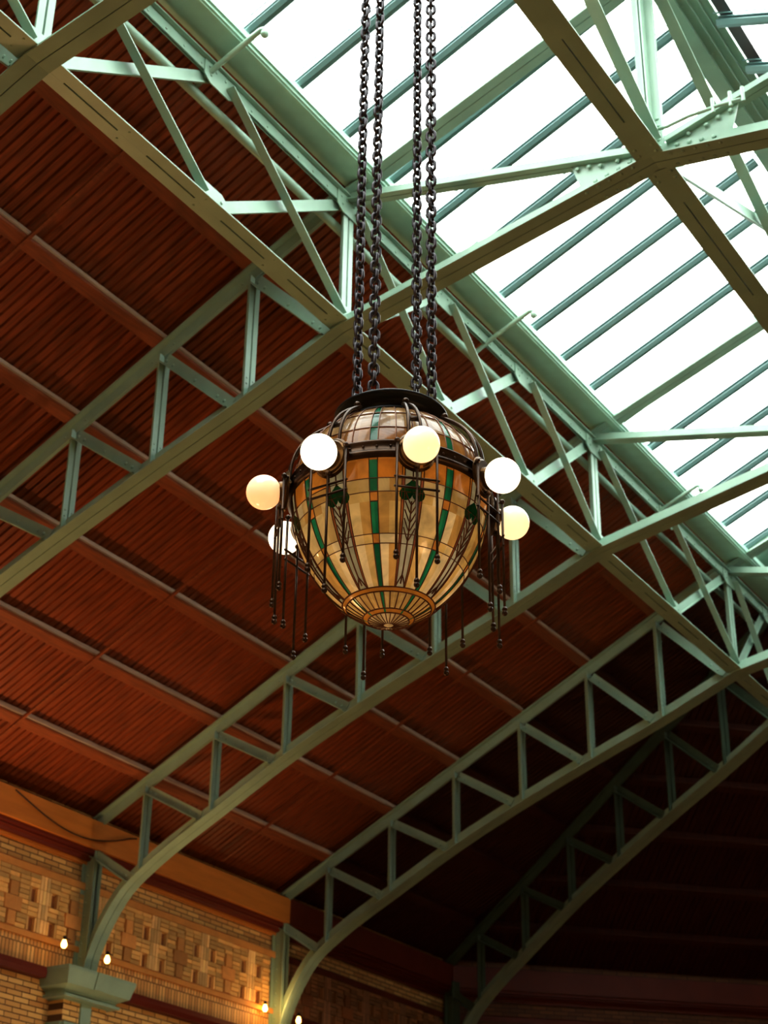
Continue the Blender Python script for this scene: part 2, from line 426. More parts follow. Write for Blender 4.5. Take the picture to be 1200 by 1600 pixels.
# ---------------------------------------------------------------- skylight
def skylight(sx, name, label):
    r = thing(name, label, 'skylight', (0, 0, 0), 0, None, 'structure')
    bars = [-1.18, -.47, .25, .95, 1.62, 2.30, 2.96, 3.61, 4.28, 5.03, 5.76, 6.48, 7.2, 7.93, 8.64]+[-1.18-.71*i for i in range(1, 17)]
    bars = sorted(bars)
    xt = .10 if sx < 0 else .30
    x0, z0, x1, z1 = sx*GX, GL0, sx*xt, GL0+GSL*(GX-xt)
    for y in bars:
        bm = NB()
        beam(bm, (x0, y, z0), (x1, y, z1), [[(-.05, .03), (-.02, 0), (.02, 0), (.05, .03), (.05, .042), (-.05, .042)], rect(-.014, .014, .042, .075), rect(-.04, .04, .075, .087)])
        obj('glazing_bar', bm, M['bar'], r)
    for a, b in zip(bars, bars[1:]):
        bm = NB()
        v = [bm.verts.new(p) for p in ((x0, a, z0+.088), (x0, b, z0+.088), (x1, b, z1+.088), (x1, a, z1+.088))]
        bm.faces.new(v)
        obj('glass_pane', bm, M['glass'], r, recalc=False)
    bm = NB()
    for a, b in zip(bars, bars[1:]):   # thin sealing strip beside each bar
        beam(bm, (x0, b-.085, z0+.086), (x1, b-.085, z1+.086), [rect(-.004, .004, -.006, .006)])
    obj('sealing_strip', bm, M['bar'], r)
    if sx > 0:
        bm = NB()
        xa, xb = sx*.34, sx*.46
        za, zb = GL0+GSL*(GX-.34)+.12, GL0+GSL*(GX-.46)+.12
        prism(bm, [(xa, YB, za), (xb, YB, zb), (xb, YB, zb+.02), (xa, YB, za+.02)], [(xa, YC, za), (xb, YC, zb), (xb, YC, zb+.02), (xa, YC, za+.02)])
        obj('ridge_flashing', bm, M['flash'], r)
skylight(-1, 'window_1', 'sloping glass skylight left of the ridge with blue green glazing bars')
skylight(1, 'window_2', 'sloping glass skylight beyond the ridge in the top right corner')
def kerb(sx, n, lab):
    bm = NB()
    ye = YC+(L-.2)*math.tan(PI/8)
    def bb(xa, xb, za, zb):
        a, b = sorted((sx*xa, sx*xb)); box(bm, a, b, YB, ye, za, zb)
    bb(L, 2.615, 1.53, 1.60); bb(2.615, 2.595, 1.545, 1.63); bb(2.595, 2.575, 1.575, 1.64)
    tag(obj('trim_%d' % n, bm, M['kerb']), lab, None, None, 'structure')
kerb(-1, 1, 'wide flat green kerb plate along the foot of the skylight')
kerb(1, 2, 'green kerb plate along the far foot of the skylight')
for sx, n in ((-1, 40), (1, 41)):
    bm = NB(); a, b = sorted((sx*(L+.004), sx*(L+.10))); box(bm, a, b, YB, YC+(L-.2)*math.tan(PI/8), 1.545, 1.72)
    tag(obj('trim_%d' % n, bm, M['wood']), 'thin dark red board between the kerb plate and the lattice girder, %s slope' % ('left' if sx < 0 else 'right'), None, None, 'structure')

# ---------------------------------------------------------------- wooden roof
H_P = .14                       # purlins sit on the rafters
H_B = .28                       # boards above the purlins
def zroof(dist, h): return RA + SL*L - SL*dist + h       # dist from ridge / apex line
PITCH = .096
def boards(name, loc, rz, lo, hi, d0, d1, taper, label):
    """beadboard soffit; local x = -distance, local y along the eaves; real V grooves"""
    bm = NB()
    n = int(round((hi-lo)/PITCH)); w = (hi-lo)/n
    prof = []
    for i in range(n):
        y = lo+i*w
        prof += [(y+.014, 0), (y+w-.014, 0), (y+w-.006, .026), (y+w+.006, .026)]
    rows = []
    for y, dz in prof:
        if taper:
            dmin = max(d0, abs(y)/math.tan(PI/8))
            a = (-dmin, y, zroof(dmin, H_B)+dz); b = (-d1, y, zroof(d1, H_B)+dz)
            if dmin >= d1: continue
        else:
            a = (-d0, y, zroof(d0, H_B)+dz); b = (-d1, y, zroof(d1, H_B)+dz)
        rows.append((bm.verts.new(a), bm.verts.new(b)))
    for r0, r1 in zip(rows, rows[1:]): bm.faces.new((r0[0], r0[1], r1[1], r1[0]))
    o = obj(name, bm, M['wood_shaded' if taper else 'wood'], None, loc, rz, recalc=False)
    return tag(o, label, None, None, 'structure')
tanc = math.tan(PI/8)
DOUT = HALF+.25
boards('ceiling_left', (0, 0, 0), 0, YB, YC, L+.035, DOUT, False, 'dark red beadboard roof slope on the left')
boards('ceiling_right', (0, 0, 0), PI, -YC, -YB, L+.035, DOUT, False, 'dark red beadboard roof slope on the right')
# piece of the left slope past the octagon centre: triangle sector, then the turned sectors
for i, nm in enumerate(('left_end', 'corner', 'end', 'right_corner', 'right_end')):
    boards('ceiling_%s' % nm, (0, YC, 0), -i*PI/4, 0 if i == 0 else -DOUT*tanc, 0 if i == 4 else DOUT*tanc, (L+.035), DOUT, True, 'dark beadboard roof sector over the %s of the hall' % nm.replace('_', ' ')) if 0 < i < 4 else None
def tri_sector(name, sgn, rz):
    bm = NB()
    n = int(DOUT*tanc/PITCH)+1; rows = []
    for i in range(n):
        for e, dz in ((-.012, .03), (.014, 0), (PITCH-.014, 0), (PITCH-.006, .026), (PITCH+.006, .026))[0 if i == 0 else 1:]:
            y = i*PITCH+e
            dmin = max(L+.035, y/tanc)
            if dmin >= DOUT: continue
            rows.append((bm.verts.new((-dmin, sgn*y, zroof(dmin, H_B)+dz)), bm.verts.new((-DOUT, sgn*y, zroof(DOUT, H_B)+dz))))
    for a, b in zip(rows, rows[1:]): bm.faces.new((a[0], a[1], b[1], b[0]))
    tag(obj(name, bm, M['wood_shaded'], None, (0, YC, 0), rz, recalc=False), 'dark beadboard roof between the last truss and the corner', None, None, 'structure')
tri_sector('ceiling_left_end', 1, 0); tri_sector('ceiling_right_end', -1, PI)
# cover strips added over hips and octagon joint to stop light leaks
for sx, nm in ((-1, 'left'), (1, 'right')):
    bm = NB()
    v = [bm.verts.new((sx*d, y, zroof(d, H_B+.045))) for d, y in ((L-.02, YC-.3), (DOUT, YC-.3), (DOUT, YC+.3), (L-.02, YC+.3))]
    bm.faces.new(v)
    tag(obj('ceiling_joint_%s' % nm, bm, M['wood_shaded'], recalc=False), 'added light seal over the joint of the %s slope' % nm, None, None, 'structure')
for i in (0, 1, 2, 3):
    bm = NB()
    c8, s8 = math.cos(PI/8), math.sin(PI/8)
    a0, a1 = L/c8, DOUT/c8
    vs = []
    for sdist in (a0, a1):
        for e in (-.3, 0, .3):
            vs.append(bm.verts.new((-sdist, e, zroof(sdist*c8+abs(e)*s8, H_B+.045))))
    bm.faces.new((vs[0], vs[1], vs[4], vs[3])); bm.faces.new((vs[1], vs[2], vs[5], vs[4]))
    tag(obj('ceiling_hip', bm, M['wood_shaded'], None, (0, YC, 0), -PI/8-i*PI/4, recalc=False), 'added light seal along a hip of the octagonal end', None, None, 'structure')
# unseen skylight end over the octagon, made opaque to darken the far bay
bm = NB()
c = [(-L, YC-.35), (L, YC-.35)]
pts = [(-L, YC+L*tanc), (-L*tanc, YC+L), (L*tanc, YC+L), (L, YC+L*tanc)]
ring = [(-L, YC), *pts, (L, YC)]
lo = [bm.verts.new((x, y, 1.56)) for x, y in ring]; up = [bm.verts.new((x, y, 1.9)) for x, y in ring]; apex = bm.verts.new((0, YC, RZ+.2))
for i in range(len(ring)-1):
    bm.faces.new((lo[i], lo[i+1], up[i+1], up[i])); bm.faces.new((up[i], up[i+1], apex))
tag(obj('ceiling_lantern_end', bm, M['green']), 'unseen skylight end closed to keep daylight off the far bay', None, None, 'structure')

# purlins: one per post line
PUR = ['first', 'second', 'third', 'fourth', 'fifth', 'sixth']
def purlin(k, y0, y1, rz, loc, label, group, taper=False):
    d = L+k
    bm = NB()
    if taper: y0, y1 = -(d*tanc-.16), d*tanc-.16
    dark = taper or taper is None
    cs = 1/math.sqrt(1+SL*SL); sn = SL*cs
    def pt(a, b, y): return (-d + a*cs - b*sn*1.0, y, zroof(d, H_P)+a*sn+b*cs)
    A = [(-.085, 0), (.03, 0), (.045, .012), (.045, .118), (-.085, .118)]
    prism(bm, [pt(a, b, y0) for a, b in A], [pt(a, b, y1) for a, b in A])
    o = tag(obj('purlin', bm, M['wood_shaded' if dark else 'wood2'], None, loc, rz), label, 'roof beam', group)
    if dark: return o
    bm = NB()  # added strip that carries the daylit tone of the upslope face
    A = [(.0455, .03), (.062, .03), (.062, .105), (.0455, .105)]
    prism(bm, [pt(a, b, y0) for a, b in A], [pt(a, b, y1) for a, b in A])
    s = obj('daylit_strip', bm, M['purlin'], o); s['label'] = 'pale tan strip standing in for daylight on the upper side of the purlin'
    return o
for k in range(1, 7):
    purlin(k, YB, Y3+.06, 0, (0, 0, 0), 'brown wooden purlin under the left roof slope, %s below the skylight lattice' % PUR[k-1], 'purlins of the left roof slope')
    purlin(k, Y3+.065, YC+(L+k)*tanc-.17, 0, (0, 0, 0), 'short dark purlin between the third and the last truss, %s below the skylight lattice' % PUR[k-1], 'short dark purlins before the last truss', None)
for k in range(1, 7):
    purlin(k, 0, 0, -PI/4, (0, YC, 0), 'brown purlin over the dark end corner, %s below the skylight end' % PUR[k-1], 'purlins of the dark end roof', True)
    if k in (2, 4, 5, 6): purlin(k, 0, 0, -PI/2, (0, YC, 0), 'brown purlin of the far end roof outside the picture, %s down' % PUR[k-1], 'purlins of the far end roof', True)
# thin battens running up the slope in mid bay
for y, nm in ((-1.85, 'first and second'), (2.62, 'second and third'), (7.1, 'third and fourth')):
    bm = NB()
    sweep(bm, [(-(L+.15), y, zroof(L+.15, .125)), (-(L+6.6), y, zroof(L+6.6, .125))], [rect(-.016, .016, -.012, .012)], (0, 1, 0))
    tag(obj('roof_batten', bm, M['wood2']), 'thin wooden batten crossing the purlins midway between the %s trusses' % nm, 'batten', 'thin battens under the purlins')

# ---------------------------------------------------------------- walls
def rect_wall(name, p0, p1, z0, z1, m, label, thick=.3):
    p0, p1 = Vector((*p0, 0)), Vector((*p1, 0)); d = p1-p0; rz = math.atan2(d.y, d.x)-PI/2
    bm = NB(); box(bm, -thick, 0, 0, d.length, z0, z1)
    return tag(obj(name, bm, m, None, tuple(p0), rz), label, None, None, 'structure')
C0 = (-HALF, YB); C1 = (-HALF, YC+HALF*tanc); C2 = (-HALF*tanc, YC+HALF); C3 = (HALF*tanc, YC+HALF); C4 = (HALF, YC+HALF*tanc); C5 = (HALF, YB)
ZF = -OFF
ZTOP = zroof(HALF, H_B)
rect_wall('wall_left', C0, C1, ZF, ZTOP, M['brick'], 'buff brick wall at the lower left')
rect_wall('wall_corner', C1, C2, ZF, ZTOP, M['brick_shaded'], 'dark brick wall turned across the far corner')
rect_wall('wall_end', C2, C3, ZF, ZTOP, M['brick_shaded'], 'brick end wall')
rect_wall('wall_right_corner', C3, C4, ZF, ZTOP, M['brick'], 'brick wall across the other corner')
rect_wall('wall_right', C4, C5, ZF, ZTOP, M['brick'], 'brick wall on the right')
rect_wall('wall_back', C5, C0, ZF, RZ+.3, M['brick'], 'brick wall behind the camera')
bm = NB(); box(bm, -HALF-.3, HALF+.3, YB-.3, YC+HALF+.3, ZF-.2, ZF)
tag(obj('floor', bm, M['floor']), 'hall floor', None, None, 'structure')

ntrim = [3]
def band(p0, p1, prof, m, label, miter0=0., miter1=0.):
    """profile (proj, z) swept along a wall run; ends mitred"""
    p0, p1 = Vector((*p0, 0)), Vector((*p1, 0)); d = p1-p0; rz = math.atan2(d.y, d.x)-PI/2
    bm = NB()
    prism(bm, [(a, miter0*a, z) for a, z in prof], [(a, d.length-miter1*a, z) for a, z in prof])
    o = obj('trim_%d' % ntrim[0], bm, m, None, tuple(p0), rz); ntrim[0] += 1
    return tag(o, label, None, None, 'structure')
def wall_dress(p0, p1, m1a, m1b, where, dk=False):
    fa = M['fascia_shaded' if dk else 'fascia']
    band(p0, p1, [(0, -2.20), (.25, -2.20), (.25, -1.86), (0, -1.86)], fa, 'orange stained wooden fascia under the roof, %s' % where, m1a, m1b)
    band(p0, p1, [(0, -2.30), (.09, -2.30), (.11, -2.275), (.17, -2.265), (.17, -2.245), (.21, -2.24), (.21, -2.2), (0, -2.2)], M['mould'], 'dark red stepped moulding below the fascia, %s' % where, m1a, m1b)
    band(p0, p1, [(0, -2.34), (.05, -2.34), (.05, -2.3), (0, -2.3)], fa, 'thin orange bead below the moulding, %s' % where, m1a, m1b)
    band(p0, p1, [(0, -2.645), (.055, -2.645), (.055, -2.565), (.03, -2.545), (0, -2.545)], (fa if dk else M['stone']), 'smooth terracotta band over the frieze, %s' % where, m1a, m1b)
    band(p0, p1, [(0, -3.38), (.055, -3.38), (.055, -3.32), (.03, -3.30), (0, -3.30)], (fa if dk else M['stone']), 'smooth terracotta band under the frieze, %s' % where, m1a, m1b)
    band(p0, p1, [(0, -3.67), (.02, -3.67), (.02, -3.38), (0, -3.38)], (M['brick_shaded'] if dk else M['soldier']), 'course of upright bricks, %s' % where, m1a, m1b)
    band(p0, p1, [(0, -3.78), (.10, -3.78), (.13, -3.73), (.13, -3.67), (0, -3.67)], M['mould'], 'dark red ledge under the upright bricks, %s' % where, m1a, m1b)
CM = (-HALF, Y3+.02)
wall_dress(C0, CM, 0, 0, 'left wall')
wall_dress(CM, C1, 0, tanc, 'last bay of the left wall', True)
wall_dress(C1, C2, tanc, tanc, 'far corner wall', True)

def frieze(p0, p1, y0, y1, label, nm, mul=1.):
    p0, p1 = Vector((*p0, 0)), Vector((*p1, 0)); d = p1-p0; rz = math.atan2(d.y, d.x)-PI/2
    bm = NB(); lay = bm.loops.layers.float_color.new('tint')
    rnd = random.Random(3)
    def bx(x1, ya, yb, za, zb, c):
        n0 = len(bm.faces); box(bm, 0, x1, ya, yb, za, zb)
        bm.faces.ensure_lookup_table()
        col = (*s2l(c), 1)
        for f in bm.faces[n0:]:
            for lp in f.loops: lp[lay] = col
    ZT, CW = -2.645, .165
    def brick_col(base): 
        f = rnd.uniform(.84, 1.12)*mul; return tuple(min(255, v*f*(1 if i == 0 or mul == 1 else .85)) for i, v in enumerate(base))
    y = y0; ci = 0
    while y < y1-CW:
        c = ci % 6
        for r in range(4):
            zt = ZT-r*.165
            g = .004
            if c in (0, 2) and r in (1, 3):       # open pocket framed by bricks
                bx(.004, y+.03, y+CW-.03, zt-.155, zt-.01, (140, 84, 38))
                bx(.048, y+g, y+.035, zt-.165+g, zt-g, brick_col((232, 190, 124)))
                bx(.048, y+CW-.035, y+CW-g, zt-.165+g, zt-g, brick_col((232, 190, 124)))
            elif c == 1:
                for i in range(3): bx(.05, y+i*.055+g, y+(i+1)*.055-g, zt-.165, zt-g, brick_col((240, 202, 140)))
            elif c == 4 and r >= 1:
                if r == 2: bx(.066, y-.05, y+CW+.05, zt-.165+g, zt-g, brick_col((208, 152, 88)))
                else: bx(.06, y+.02, y+CW-.02, zt-.165+g, zt-g, brick_col((210, 156, 92)))
            else:
                for i in range(3): bx(.05 - (.012 if (i+r+c) % 5 == 0 else 0), y+g, y+CW-g, zt-(i+1)*.055+g, zt-i*.055-g, brick_col((226, 184, 116)))
        y += CW; ci += 1
    return tag(obj(nm, bm, M['frieze' if nm.endswith('left') else 'brick_shaded'], None, tuple(p0), rz), label, None, None, 'structure')
frieze(C0, CM, 10.0, (CM[1]-C0[1]), 'woven brick frieze along the left wall', 'wall_frieze_left')
frieze(CM, C1, 0, (C1[1]-CM[1])-.05, 'darker woven brick frieze in the last bay of the left wall', 'wall_frieze_end_left', .72)  # brick tint scaled down to stand for the shade in this bay
frieze(C1, C2, .05, 8.0, 'woven brick frieze on the dark corner wall', 'wall_frieze_corner')

# piers and capitals
def column(y, label):
    r = thing('column', label, 'column', (-L-6.9, y, 0), 0, 'green capped brick piers')
    bm = NB()
    def ringbox(levels):
        rs = []
        for (front, half, z) in levels:
            rs.append([bm.verts.new(p) for p in ((-.02, -half, z), (front, -half, z), (front, half, z), (-.02, half, z))])
        for a, b in zip(rs, rs[1:]):
            for i in range(4): bm.faces.new((a[i], a[(i+1) % 4], b[(i+1) % 4], b[i]))
        bm.faces.new(rs[0]); bm.faces.new(rs[-1][::-1])
    ringbox([(.46, .575, -3.665), (.46, .575, -3.70), (.415, .53, -3.86), (.30, .44, -3.905), (.29, .43, -3.94)])
    ringbox([(.33, .47, -3.945), (.33, .47, -3.975), (.26, .39, -3.98), (.26, .39, -3.99)])
    prism(bm, [(.462, -.10, -3.672), (.462, .10, -3.672), (.417, .10, -3.86), (.417, -.10, -3.86)], [(.482, -.10, -3.672), (.482, .10, -3.672), (.437, .10, -3.86), (.437, -.10, -3.86)])
    obj('capital', bm, M['green'], r)
    bm = NB(); box(bm, -.02, .22, -.36, .36, -5.6, -3.99)
    obj('pier', bm, M['brick'], r)
    bm = NB(); box(bm, .221, .245, -.085, .085, -5.6, -3.99); box(bm, .221, .26, -.36, .36, -5.4, -4.23)
    box(bm, -.02, .22, -.385, -.361, -5.4, -4.23); box(bm, -.02, .22, .361, .385, -5.4, -4.23)
    obj('strap', bm, M['green'], r)
column(Y2, 'green flared capital on a brick pier in the lower left corner')
column(Y3, 'green capped brick pier under the third truss, at the bottom picture edge')

# ---------------------------------------------------------------- sprinkler pipe, cable, conduit
r = thing('sprinkler_pipe', 'long round green pipe running behind the lattice girders', 'pipe', (-3.02, 0, 1.17))
bm = NB(); tube(bm, [(0, YN, 0), (0, Y3+1.2, 0)], .042, 14); obj('pipe', bm, M['pipe'], r, smooth=True)
for y in (-5.6, -1.73, 2.1, 3.6, 6.2):
    bm = NB()
    prof = [(.043, -.12), (.066, -.12), (.066, -.085), (.056, -.08), (.056, .08), (.066, .085), (.066, .12), (.043, .12)]
    tube(bm, [(0, y+a, 0) for _, a in prof], [q for q, _ in prof], 14)
    obj('coupling', bm, M['pipe'], r)
for i, y in enumerate((-2.0, 2.45, 6.55)):
    bm = NB(); tube(bm, [(0, y, .04), (.02, y, .07), (.22, y, .175), (.63, y, .335), (.66, y, .33), (.675, y, .29)], .024, 10); s = obj('sprinkler_arm', bm, M['pipe'], r, smooth=True)
    bm = NB(); ball(bm, (.675, y, .275), .036); obj('sprinkler_head', bm, M['pipe'], s, smooth=True)
bm = NB()
def fy(t): return 3.3+t*2.1
tube(bm, [(-L-6.62, fy(t), -1.9-.24*math.sin(PI*min(1, t*1.02))*(1+.25*(t-.5))) for t in [i/18 for i in range(19)]], .009, 8)
tag(obj('hanging_cable', bm, M['cable'], smooth=True), 'brown cable sagging across the orange fascia at the lower left', 'cable')
c = thing('conduit', 'thin pale conduit with small sockets on top of the truss at the ridge crossing', 'conduit', (0.07, -.01, .685))
bm = NB(); tube(bm, [(.02, -.16, .02), (.12, -.17, 0), (.3, -.17, .02), (.55, -.17, .01), (.72, -.17, -.01)], .014, 8); obj('conduit_pipe', bm, M['pipe'], c, smooth=True)
for e in (.5, .64, .74):
    bm = NB(); tube(bm, [(e, -.17, -.04), (e, -.17, .10)], .016, 8); obj('socket', bm, M['pipe'], c)

# ---------------------------------------------------------------- string light bulbs by the wall
for i, (p, lab) in enumerate((((-L-6.62, 4.33, -3.60+.19), 'small glowing bulb left of the green capital at the lower left'),
                              ((-L-6.62, 5.07, -3.45+.02), 'small glowing bulb right of the green capital at the lower left'),
                              ((-L-6.78, 8.38, -3.36), 'bright glowing bulb in front of the bricks at the bottom centre left'),
                              ((-L-6.66, 8.98, -3.42), 'small glowing bulb right of the third truss foot, bottom edge'))):
    b = thing('string_light_bulb', lab, 'light bulb', p, 0, 'string lights along the wall')
    bm = NB(); lathe(bm, [(0, -.052), (.02, -.046), (.033, -.025), (.034, -.005), (.022, .03), (.016, .045)], 16); obj('bulb', bm, M['filament'], b, smooth=True)
    bm = NB(); lathe(bm, [(.0165, .043), (.019, .045), (.019, .085), (0, .09)], 12); obj('socket', bm, M['black'], b)
    for q in ([(0, 0, .088), (-.03, .06, .09), (-.09, .12, .10), (-.10, .2, .10)],):
        bm = NB(); tube(bm, q, .006, 6); obj('cord', bm, M['cable'], b)

# ---------------------------------------------------------------- lantern
LX, LY = 0.0, Y0
CAMP = Vector((3.7559, -9.577, -8.0415))
ev = Vector((CAMP.x-LX, CAMP.y-LY)).normalized()
BASE = math.atan2(ev.y, ev.x)                         # azimuth facing the camera
ZB, AR, HL = -4.205, .470, .668
ROOT = thing('hanging_lantern', 'large egg shaped stained glass lantern with white globes hanging on chains', 'chandelier', (LX, LY, ZB), BASE)
# local coordinates: x toward the camera azimuth, z up from the belt; lamp azimuths 13 deg + 45 k to the right
def az(deg): return math.radians(deg)                 # +deg = to the right in the photo = counter-clockwise seen from below
def prof_r(z):
    if z <= 0: return AR*max(0, 1-(z/-HL)**2)**.60
    return AR*max(0, 1-(z/.413)**2)**.5
def sp(a, z, off=0.):
    r = prof_r(z)
    dz = 1e-3
    n = Vector((1, -(prof_r(z+dz)-prof_r(z-dz))/(2*dz) if r > .02 else 0)).normalized()
    rr = r+n.x*off
    return Vector((rr*math.cos(az(a)), rr*math.sin(az(a)), z+n.y*off))
ROWS = [-.035, -.06, -.149, -.21, -.252, -.385, -.422, -.572, -.586, -.634, -.645, -HL]
DROWS = [.025, .12, .235, .358]
SECT = [13+45*k for k in range(8)]
AB = [-22.5, -20.1, -13.4, -6.3, -4.6, 4.6, 6.3, 13.4, 20.1, 22.5]
AMB = [(208, 174, 112), (218, 188, 130), (196, 152, 84), (212, 176, 108), (226, 202, 154)]
rnd = random.Random(11)
def pane_color(ci, ri):
    strip = ci in (0, 8); border = ci in (3, 5); clear = ci == 4
    if ri in (0, 1) and ci not in (0, 4, 8): return rnd.choice([(196, 124, 44), (206, 136, 56)])
    if ri == 0: return (176, 112, 40)
    if ri >= 10: return rnd.choice([(216, 190, 140), (206, 176, 122), (226, 202, 154)])
    if ri in (7, 9): return (196, 132, 50) if not (strip and ri == 9) else (30, 120, 80)
    if ri == 8: return (28, 118, 76) if strip else rnd.choice([(206, 168, 100), (216, 182, 118)])
    if strip: return (198, 132, 58) if ri in (3, 5) else rnd.choice([(20, 112, 74), (34, 132, 88), (16, 96, 62)])
    if border: return rnd.choice([(150, 88, 58), (166, 102, 56)])
    if clear: return rnd.choice([(178, 172, 142), (190, 184, 156)])
    c = rnd.choice(AMB); f = 1+.05*(ri-4); return tuple(min(255, v*f) for v in c)
def leaded(rows, colf, name, body):
    bm = NB(); lay = bm.loops.layers.float_color.new('tint')
    for ri in range(len(rows)-1):
        za, zb_ = rows[ri], rows[ri+1]
        sub = max(1, int(abs(zb_-za)/.02))
        last = zb_ <= -HL+1e-6
        for s in SECT:
            for ci in range(9):
                a0, a1 = s+AB[ci], s+AB[ci+1]
                col = (*s2l(colf(ci, ri)), 1)
                ns_ = max(1, int((a1-a0)/2.2))
                zs = [za+(zb_-za)*i/sub for i in range(sub+1)]
                if last:   # close toward the tip with tighter steps
                    zs = [-HL+(za+HL)*(1-i/8)**2 for i in range(9)]
                for i in range(len(zs)-1):
                    for j in range(ns_):
                        b0, b1 = a0+(a1-a0)*j/ns_, a0+(a1-a0)*(j+1)/ns_
                        p = [sp(b0, zs[i]), sp(b1, zs[i]), sp(b1, zs[i+1]), sp(b0, zs[i+1])]
                        if prof_r(zs[i+1]) < 1e-4: p = p[:3]
                        f = bm.faces.new([bm.verts.new(v) for v in p])
                        for lp in f.loops: lp[lay] = col
    bmesh.ops.remove_doubles(bm, verts=bm.verts, dist=2e-4)
    return obj(name, bm, M['leaded'], ROOT, smooth=True)
glass_body = leaded(ROWS, pane_color, 'leaded_glass_bowl', True)
def dome_color(ci, ri):
    if ci in (0, 8): return rnd.choice([(24, 104, 74), (36, 124, 90)])
    return rnd.choice([(176, 146, 104), (190, 160, 120), (164, 132, 90)]) if ri >= 1 else rnd.choice([(168, 122, 66), (150, 104, 54)])
dome = leaded(DROWS, dome_color, 'leaded_glass_dome', False)
def came(path, r, bm): tube(bm, path, r, 5)
bm = NB()
for z in ROWS[2:-1]:
    if z in (-.21, -.252, -.422): 
        for s in SECT:
            rng = (-22.5, -20.1) , (20.1, 22.5)
            for a0, a1 in rng: came([sp(s+a0+(a1-a0)*i/3, z, .002) for i in range(4)], .0032, bm)
        if z != -.422 and z != -.21: continue
    n = 96
    came([sp(360*i/n, z, .002) for i in range(n+1)], .0034 if z in (-.572, -.586, -.634, -.645) else .0022, bm)
for s in SECT:
    for a in (-20.1, -6.3, -4.6, 4.6, 6.3, 20.1):
        lo_, hi_ = (-.572, -.05)
        came([sp(s+a, hi_+(lo_-hi_)*i/20, .002) for i in range(21)], .0024, bm)
    for a in (-22.5+2.4, -22.5-2.4): came([sp(s+a, -.586-.048*i/4, .002) for i in range(5)], .0022, bm)
    for a in (-11.25, 0, 11.25): came([sp(s+a, -.586-.048*i/4, .002) for i in range(5)], .003, bm)
    for a in (-22.5, -7.5, 7.5): came([sp(s+a, -.645-(HL-.647)*(1-(1-i/8)**2), .002) for i in range(9)], .0024, bm)
    for a in (-20.1, -10, 0, 10, 20.1): came([sp(s+a, (.025+.333*i/12), .002) for i in range(13)], .003, bm)
for z in DROWS[1:-1]:
    came([sp(360*i/96, z, .002) for i in range(97)], .003, bm)
obj('lead_came', bm, M['came'], ROOT)
# flower panels: two lobed green leaf over a stem with chevron leaves
def patch(bm, lay, outline, ca, cz, col, off=.004):
    col = (*s2l(col), 1)
    c0 = bm.verts.new(sp(ca, cz, off)); vs = []
    for x, z in outline:
        zz = cz+z; vs.append(bm.verts.new(sp(ca+math.degrees(x/max(.1, prof_r(zz))), zz, off)))
    for i in range(len(vs)):
        f = bm.faces.new((c0, vs[i], vs[(i+1) % len(vs)]))
        for lp in f.loops: lp[lay] = col
heart = []
for i in range(28):
    t = 2*PI*i/28
    heart.append(((.0039*16*math.sin(t)**3*.95), -.0036*(13*math.cos(t)-5*math.cos(2*t)-2*math.cos(3*t)-math.cos(4*t))))
for s in SECT:
    bm = NB(); lay = bm.loops.layers.float_color.new('tint')
    patch(bm, lay, heart, s, -.205, (8, 92, 48))
    obj('glass_leaf', bm, M['leaded'], ROOT)
    bm = NB()
    came([sp(s, -.25-.31*i/14, .004) for i in range(15)], .0036, bm)
    came([sp(s, -.05-.11*i/6, .004) for i in range(7)], .0036, bm)
    for j in range(5):
        z0 = -.41+.036*j
        for e in (-1, 1):
            came([sp(s+e*3.9*(i/5)**.8, z0+.052*i/5, .004) for i in range(6)], .003, bm)
    for e in (-1, 1): came([sp(s+e*5.2*(i/5), -.53-.04*i/5, .004) for i in range(6)], .003, bm)
    obj('leaf_stem', bm, M['came'], ROOT)
# belt
bm = NB()
lathe(bm, [(AR-.01, .035), (AR+.012, .035), (AR+.018, .026), (AR+.012, .018), (AR+.010, -.012), (AR+.018, -.02), (AR+.026, -.032), (AR+.018, -.046), (AR+.002, -.05), (AR-.012, -.05)], 96)
for i in range(48): rivet(bm, ((AR+.011)*math.cos(2*PI*i/48), (AR+.011)*math.sin(2*PI*i/48), .003), (math.cos(2*PI*i/48), math.sin(2*PI*i/48), 0), .007)
obj('belt', bm, M['bronze'], ROOT, smooth=True)
# collar and flared rim on top
bm = NB()
lathe(bm, [(.222, .352), (.244, .354), (.246, .366), (.226, .372), (.222, .395), (.240, .414), (.268, .420), (.278, .428), (.278, .438), (.268, .446), (.20, .450), (.19, .462), (0, .466)], 96)
obj('rim', bm, M['black'], ROOT, smooth=True)
